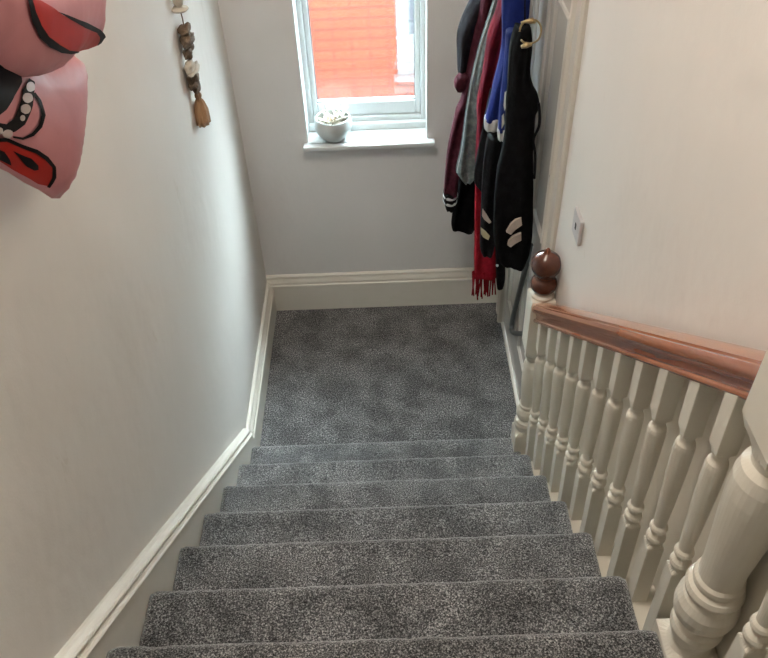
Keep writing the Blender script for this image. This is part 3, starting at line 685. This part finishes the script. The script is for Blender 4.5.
def band(part, zc, w, m, parent, thick, grow=.003):
    """ring of tape round a garment at height zc"""
    Y, rows = GM[part]; P = interp_rows(rows, .004)
    a, b, z = min(P, key=lambda q: abs(q[2]-zc)); cx, hw = (a+b)/2, (b-a)/2 + grow
    bm = bmesh.new(); rings = []
    for (dz, g_) in ((-w/2, -.004), (-w/2, 0), (w/2, 0), (w/2, -.004)):
        rings.append([(cx + (hw+g_)*math.cos(2*PI*i/40), Y + (thick+grow+g_)*math.sin(2*PI*i/40), zc+dz) for i in range(40)])
    loft(bm, rings); return obj('cuff_stripe', bm, m, parent, smooth=False)
def tape(poly, y, m, parent, depth=.004, name='reflective_strip'):
    bm = bmesh.new()
    loft(bm, [[(x, y, z) for x, z in poly], [(x, y+depth, z) for x, z in poly]])
    return obj(name, bm, m, parent)
grp = 'coats hanging on the door'
j = thing('jacket', 'maroon hooded jacket with dark hood and white striped cuff, leftmost of the hanging coats', 'jacket', grp)
garment('maroon_hood', M['charcoal'], j, .05, 3, .12, 1, name='hood')
garment('maroon_cuff_loop', M['maroon'], j, .03, 0, .05, 2, name='cuff')
garment('maroon_sleeve', M['maroon'], j, .04, 3, .12, 3, name='sleeve')
cf = garment('maroon_cuff', M['black'], j, .042, 7, .04, 4, name='cuff')
band('maroon_cuff', .915, .009, M['cuffwhite'], cf, .045); band('maroon_cuff', .885, .009, M['cuffwhite'], cf, .045)
place(j, (.96, .8, .85))
j = thing('coat', 'plain black long coat behind the grey cardigan, its hem above the skirting', 'coat', grp)
garment('black_coat_left', M['black'], j, .05, 4, .10, 5, name='coat_body'); place(j, (.99, .84, .67))
j = thing('cardigan', 'narrow heathered grey cardigan with paler edging, hanging between the maroon jacket and red top', 'cardigan', grp)
gb = garment('grey', M['grey'], j, .036, 4, .12, 6, name='cardigan_body')
Y, rows = GM['grey']; bm = bmesh.new(); tube(bm, catmull([(a+.004, Y-.018, z) for a, b, z in rows[:8]], 5), .0035, 8); obj('edging', bm, M['greylight'], gb, smooth=True)
place(j, (.98, .7, 1.03))
j = thing('top', 'dark red long top hanging between the grey cardigan and the blue jacket', 'top', grp)
garment('red', M['red'], j, .034, 3, .14, 7, name='top_body'); place(j, (1.02, .6, 1.06))
j = thing('jacket', 'royal blue jacket with white rib cuffs among the hanging coats', 'jacket', grp)
b1 = garment('blue_body', M['blue'], j, .034, 3, .10, 8, name='sleeve'); garment('blue_cuff', M['cuffwhite'], b1, .032, 9, .03, 8, name='cuff')
b2 = garment('blue_sleeve2', M['blue'], j, .022, 3, .10, 9, name='sleeve'); garment('blue_cuff2', M['cuffwhite'], b2, .022, 9, .03, 9, name='cuff')
def px_tape(pts, y, m, par): tape(pts, y, m, par, name='printed_mark')
px_tape([(1.072, 1.68), (1.082, 1.69), (1.088, 1.665), (1.078, 1.655)], .386, M['reflect'], b2)
px_tape([(1.060, 1.60), (1.068, 1.61), (1.072, 1.56), (1.064, 1.53), (1.059, 1.55)], .386, M['cuffwhite'], b2)
px_tape([(1.056, 1.51), (1.062, 1.52), (1.067, 1.48), (1.058, 1.46)], .386, M['cuffwhite'], b2)
place(j, (1.05, .5, 1.39))
j = thing('jumper', 'black jumper hanging directly below the white cuff of the blue jacket', 'jumper', grp)
garment('black_mid', M['black'], j, .034, 4, .12, 10, name='jumper_body'); place(j, (1.04, .55, 1.08))
j = thing('jacket', 'black jacket sleeve with two small pale slanted strips, in front of the dark red scarf', 'jacket', grp)
s1 = garment('black_striped', M['black2'], j, .034, 4, .10, 11, name='sleeve')
tape(ST['stripe_c'], .412, M['reflect'], s1); tape(ST['stripe_d'], .412, M['yellowish'], s1); place(j, (1.05, .47, .81))
j = thing('coat', 'large black coat with two beige slanted strips near its hem, rightmost of the hanging coats', 'coat', grp)
s2 = garment('black_big', M['black'], j, .045, 3, .10, 12, name='coat_body')
tape(ST['stripe_a'], .278, M['reflect'], s2, .012); tape(ST['stripe_b'], .278, M['reflect'], s2, .012)
bm = bmesh.new(); tube(bm, catmull([(1.165, .30, 1.60), (1.175, .30, 1.52), (1.160, .30, 1.46), (1.172, .30, 1.40), (1.178, .30, 1.30)], 6), .005, 8); obj('drawstring', bm, M['black2'], s2)
bm = bmesh.new(); tube(bm, catmull([(1.100, .33, 1.86), (1.094, .33, 1.93), (1.090, .33, 2.03)], 5), .003, 6); obj('hanging_loop', bm, M['black2'], s2)
place(j, (1.12, .33, .85))
j = thing('scarf', 'deep red wool scarf with a long fringe hanging below the black jackets', 'scarf')
sc = garment('scarf', M['scarf'], j, .020, 4, .14, 13, name='scarf_body')
random.seed(11)
for i in range(22):
    x = 1.008 + .105*i/21; yy = .605 + random.uniform(-.015, .015)
    L = random.uniform(.11, .15); dx = random.uniform(-.012, .014)
    bm = bmesh.new(); tube(bm, catmull([(x, yy, .625), (x+dx*.3, yy, .625-L*.4), (x+dx+random.uniform(-.004, .004), yy+random.uniform(-.01, .01), .612-L)], 4), 0.0034, 6)
    obj('fringe_strand', bm, M['scarf'], sc, smooth=True)
place(j, (1.05, .56, .52))
j = thing('strap', 'narrow black strap end hanging beside the fringe of the red scarf', 'strap')
sp = garment('strap', M['black2'], j, .012, 2, .05, 14, name='webbing')
bm = bmesh.new(); bmesh.ops.create_uvsphere(bm, u_segments=12, v_segments=8, radius=.006)
for v in bm.verts: v.co += Vector((1.098, .484, .75))
obj('stud', bm, M['steel'], sp, smooth=True); place(j, (1.11, .5, .585))
# snap ring clipped to the coats
ring = thing('key_ring', 'dull brass snap ring with a clip hanging at the top of the black coat', 'ring')
bm = bmesh.new(); c = Vector((1.108, .270, 1.862))
tube(bm, [c + Vector((.034*math.cos(t), .004*math.sin(3*t), .040*math.sin(t))) for t in [(-2.5 + 5.6*i/32) for i in range(33)]], .0032, 8); obj('hoop', bm, M['brass'], ring, smooth=True)
bm = bmesh.new(); tube(bm, [(1.075, .268, 1.893), (1.092, .266, 1.897), (1.110, .266, 1.899), (1.120, .268, 1.892)], .006, 10, rs=[.003, .006, .010, .005]); obj('clasp', bm, M['brass'], ring, smooth=True)
bm = bmesh.new(); tube(bm, [(1.082, .266, 1.815), (1.098, .264, 1.822), (1.116, .266, 1.822)], .006, 10, rs=[.005, .010, .004]); obj('clasp', bm, M['brass'], ring, smooth=True)
place(ring, (1.108, .27, 1.82))
# rack over the door that carries the coats
rack = thing('coat_rack', 'steel over-door rack whose hooks carry the coats', 'coat rack')
bm = bmesh.new(); box(bm, 1.190, 1.196, .27, .90, 2.055, 2.085); obj('rack_bar', bm, M['steel'], rack, bevel=.001)
for yy in (.33, .56, .84):
    bm = bmesh.new(); box(bm, 1.196, 1.2, yy-.008, yy+.008, 2.08, dz1-.01); obj('strap', bm, M['steel'], rack)
for yy in (.33, .46, .55, .62, .70, .82):
    bm = bmesh.new(); tube(bm, catmull([(1.194, yy, 2.07), (1.15, yy, 2.05), (1.10, yy, 2.0), (1.085, yy, 2.02)], 5), .004, 8); obj('hook', bm, M['steel'], rack, smooth=True)
place(rack, (1.19, .58, 1.9))

# ================================================================ outside the window
house = thing('brick_house', 'orange brick wall of the neighbouring building seen through the rippled window pane', 'building')
bm = bmesh.new()
box(bm, -2.5, .722, 2.5, 2.75, -2.0, 1.6); box(bm, .722, 1.75, 2.5, 2.75, -2.0, .70); box(bm, .722, 1.75, 2.5, 2.75, 1.55, 1.6); box(bm, 1.75, 3.5, 2.5, 2.75, -2.0, 1.6)
obj('brick_wall', bm, M['brick'], house)
wi = None
bm = bmesh.new(); box(bm, .723, .80, 2.485, 2.56, .70, 1.549); box(bm, 1.67, 1.749, 2.485, 2.56, .70, 1.549); box(bm, .80, 1.67, 2.485, 2.56, .70, .95); box(bm, .80, 1.67, 2.485, 2.56, 1.47, 1.549)
wi = obj('window_frame', bm, M['white'], house, bevel=.004)
bm = bmesh.new(); box(bm, .80, 1.67, 2.53, 2.54, .95, 1.47); obj('pane', bm, M['greyout'], wi)
bm = bmesh.new(); box(bm, .70, 1.78, 2.45, 2.499, .665, .699); obj('stone_sill', bm, M['white'], house, bevel=.004)
place(house, (.5, 2.6, -2))
bm = bmesh.new(); box(bm, -4, 5, 1.4, 8, -2.1, -2.0); struct(obj('ground', bm, M['greyout']))

# ================================================================ light
w = bpy.data.worlds.new('sky'); bpy.context.scene.world = w; w.use_nodes = True
nt = w.node_tree; bg = nt.nodes['Background']
# hazy sky: very bright over the garden side (+y), duller behind the house
tc = nt.nodes.new('ShaderNodeTexCoord'); sp = nt.nodes.new('ShaderNodeSeparateXYZ'); mr = nt.nodes.new('ShaderNodeMapRange')
mr.inputs['From Min'].default_value = -.05; mr.inputs['From Max'].default_value = .45; mr.inputs['To Min'].default_value = SKYLO; mr.inputs['To Max'].default_value = WORLD
mr.interpolation_type = 'SMOOTHSTEP'
nt.links.new(tc.outputs['Generated'], sp.inputs[0]); nt.links.new(sp.outputs['Y'], mr.inputs['Value']); nt.links.new(mr.outputs[0], bg.inputs['Strength'])
bg.inputs['Color'].default_value = (.74, .93, 1.0, 1)
s = bpy.data.lights.new('sun', 'SUN'); s.energy = SUN; s.angle = math.radians(34); s.color = (.78, .94, 1)
so = bpy.data.objects.new('sun', s); COL.objects.link(so); so.rotation_euler = Vector((-.42, -.62, -.78)).to_track_quat('-Z', 'Y').to_euler()
def area(name, loc, target, sx_, sy_, e, col):
    a = bpy.data.lights.new(name, 'AREA'); a.shape = 'RECTANGLE'; a.size = sx_; a.size_y = sy_; a.energy = e; a.color = col
    o = bpy.data.objects.new(name, a); COL.objects.link(o); o.location = loc
    o.rotation_euler = (Vector(target)-Vector(loc)).to_track_quat('-Z', 'Y').to_euler(); return o
area('hall_lamp', (.15, -1.0, 4.2), (.9, -.8, 1.0), .7, .9, HALL, (1, .90, .78))

# ================================================================ camera
cam = bpy.data.cameras.new('camera'); co = bpy.data.objects.new('camera', cam); COL.objects.link(co)
cam.sensor_fit = 'HORIZONTAL'; cam.sensor_width = 36; cam.lens = 790.05/768*36; cam.clip_start = .02
yaw, pitch, roll = -.0162, .7485, -.0482
f = Vector((math.sin(yaw)*math.cos(pitch), math.cos(yaw)*math.cos(pitch), -math.sin(pitch)))
r0 = Vector((math.cos(yaw), -math.sin(yaw), 0)); u0 = r0.cross(f)
r = r0*math.cos(roll) + u0*math.sin(roll); u = u0*math.cos(roll) - r0*math.sin(roll)
co.matrix_world = Matrix(((r.x, u.x, -f.x, .6387), (r.y, u.y, -f.y, -2.2007), (r.z, u.z, -f.z, 2.8941), (0, 0, 0, 1)))
sc_ = bpy.context.scene; sc_.camera = co
vs = sc_.view_settings; vs.view_transform = 'Standard'; vs.look = 'None'; vs.exposure = EXPO; vs.gamma = 1; vs.use_curve_mapping = False
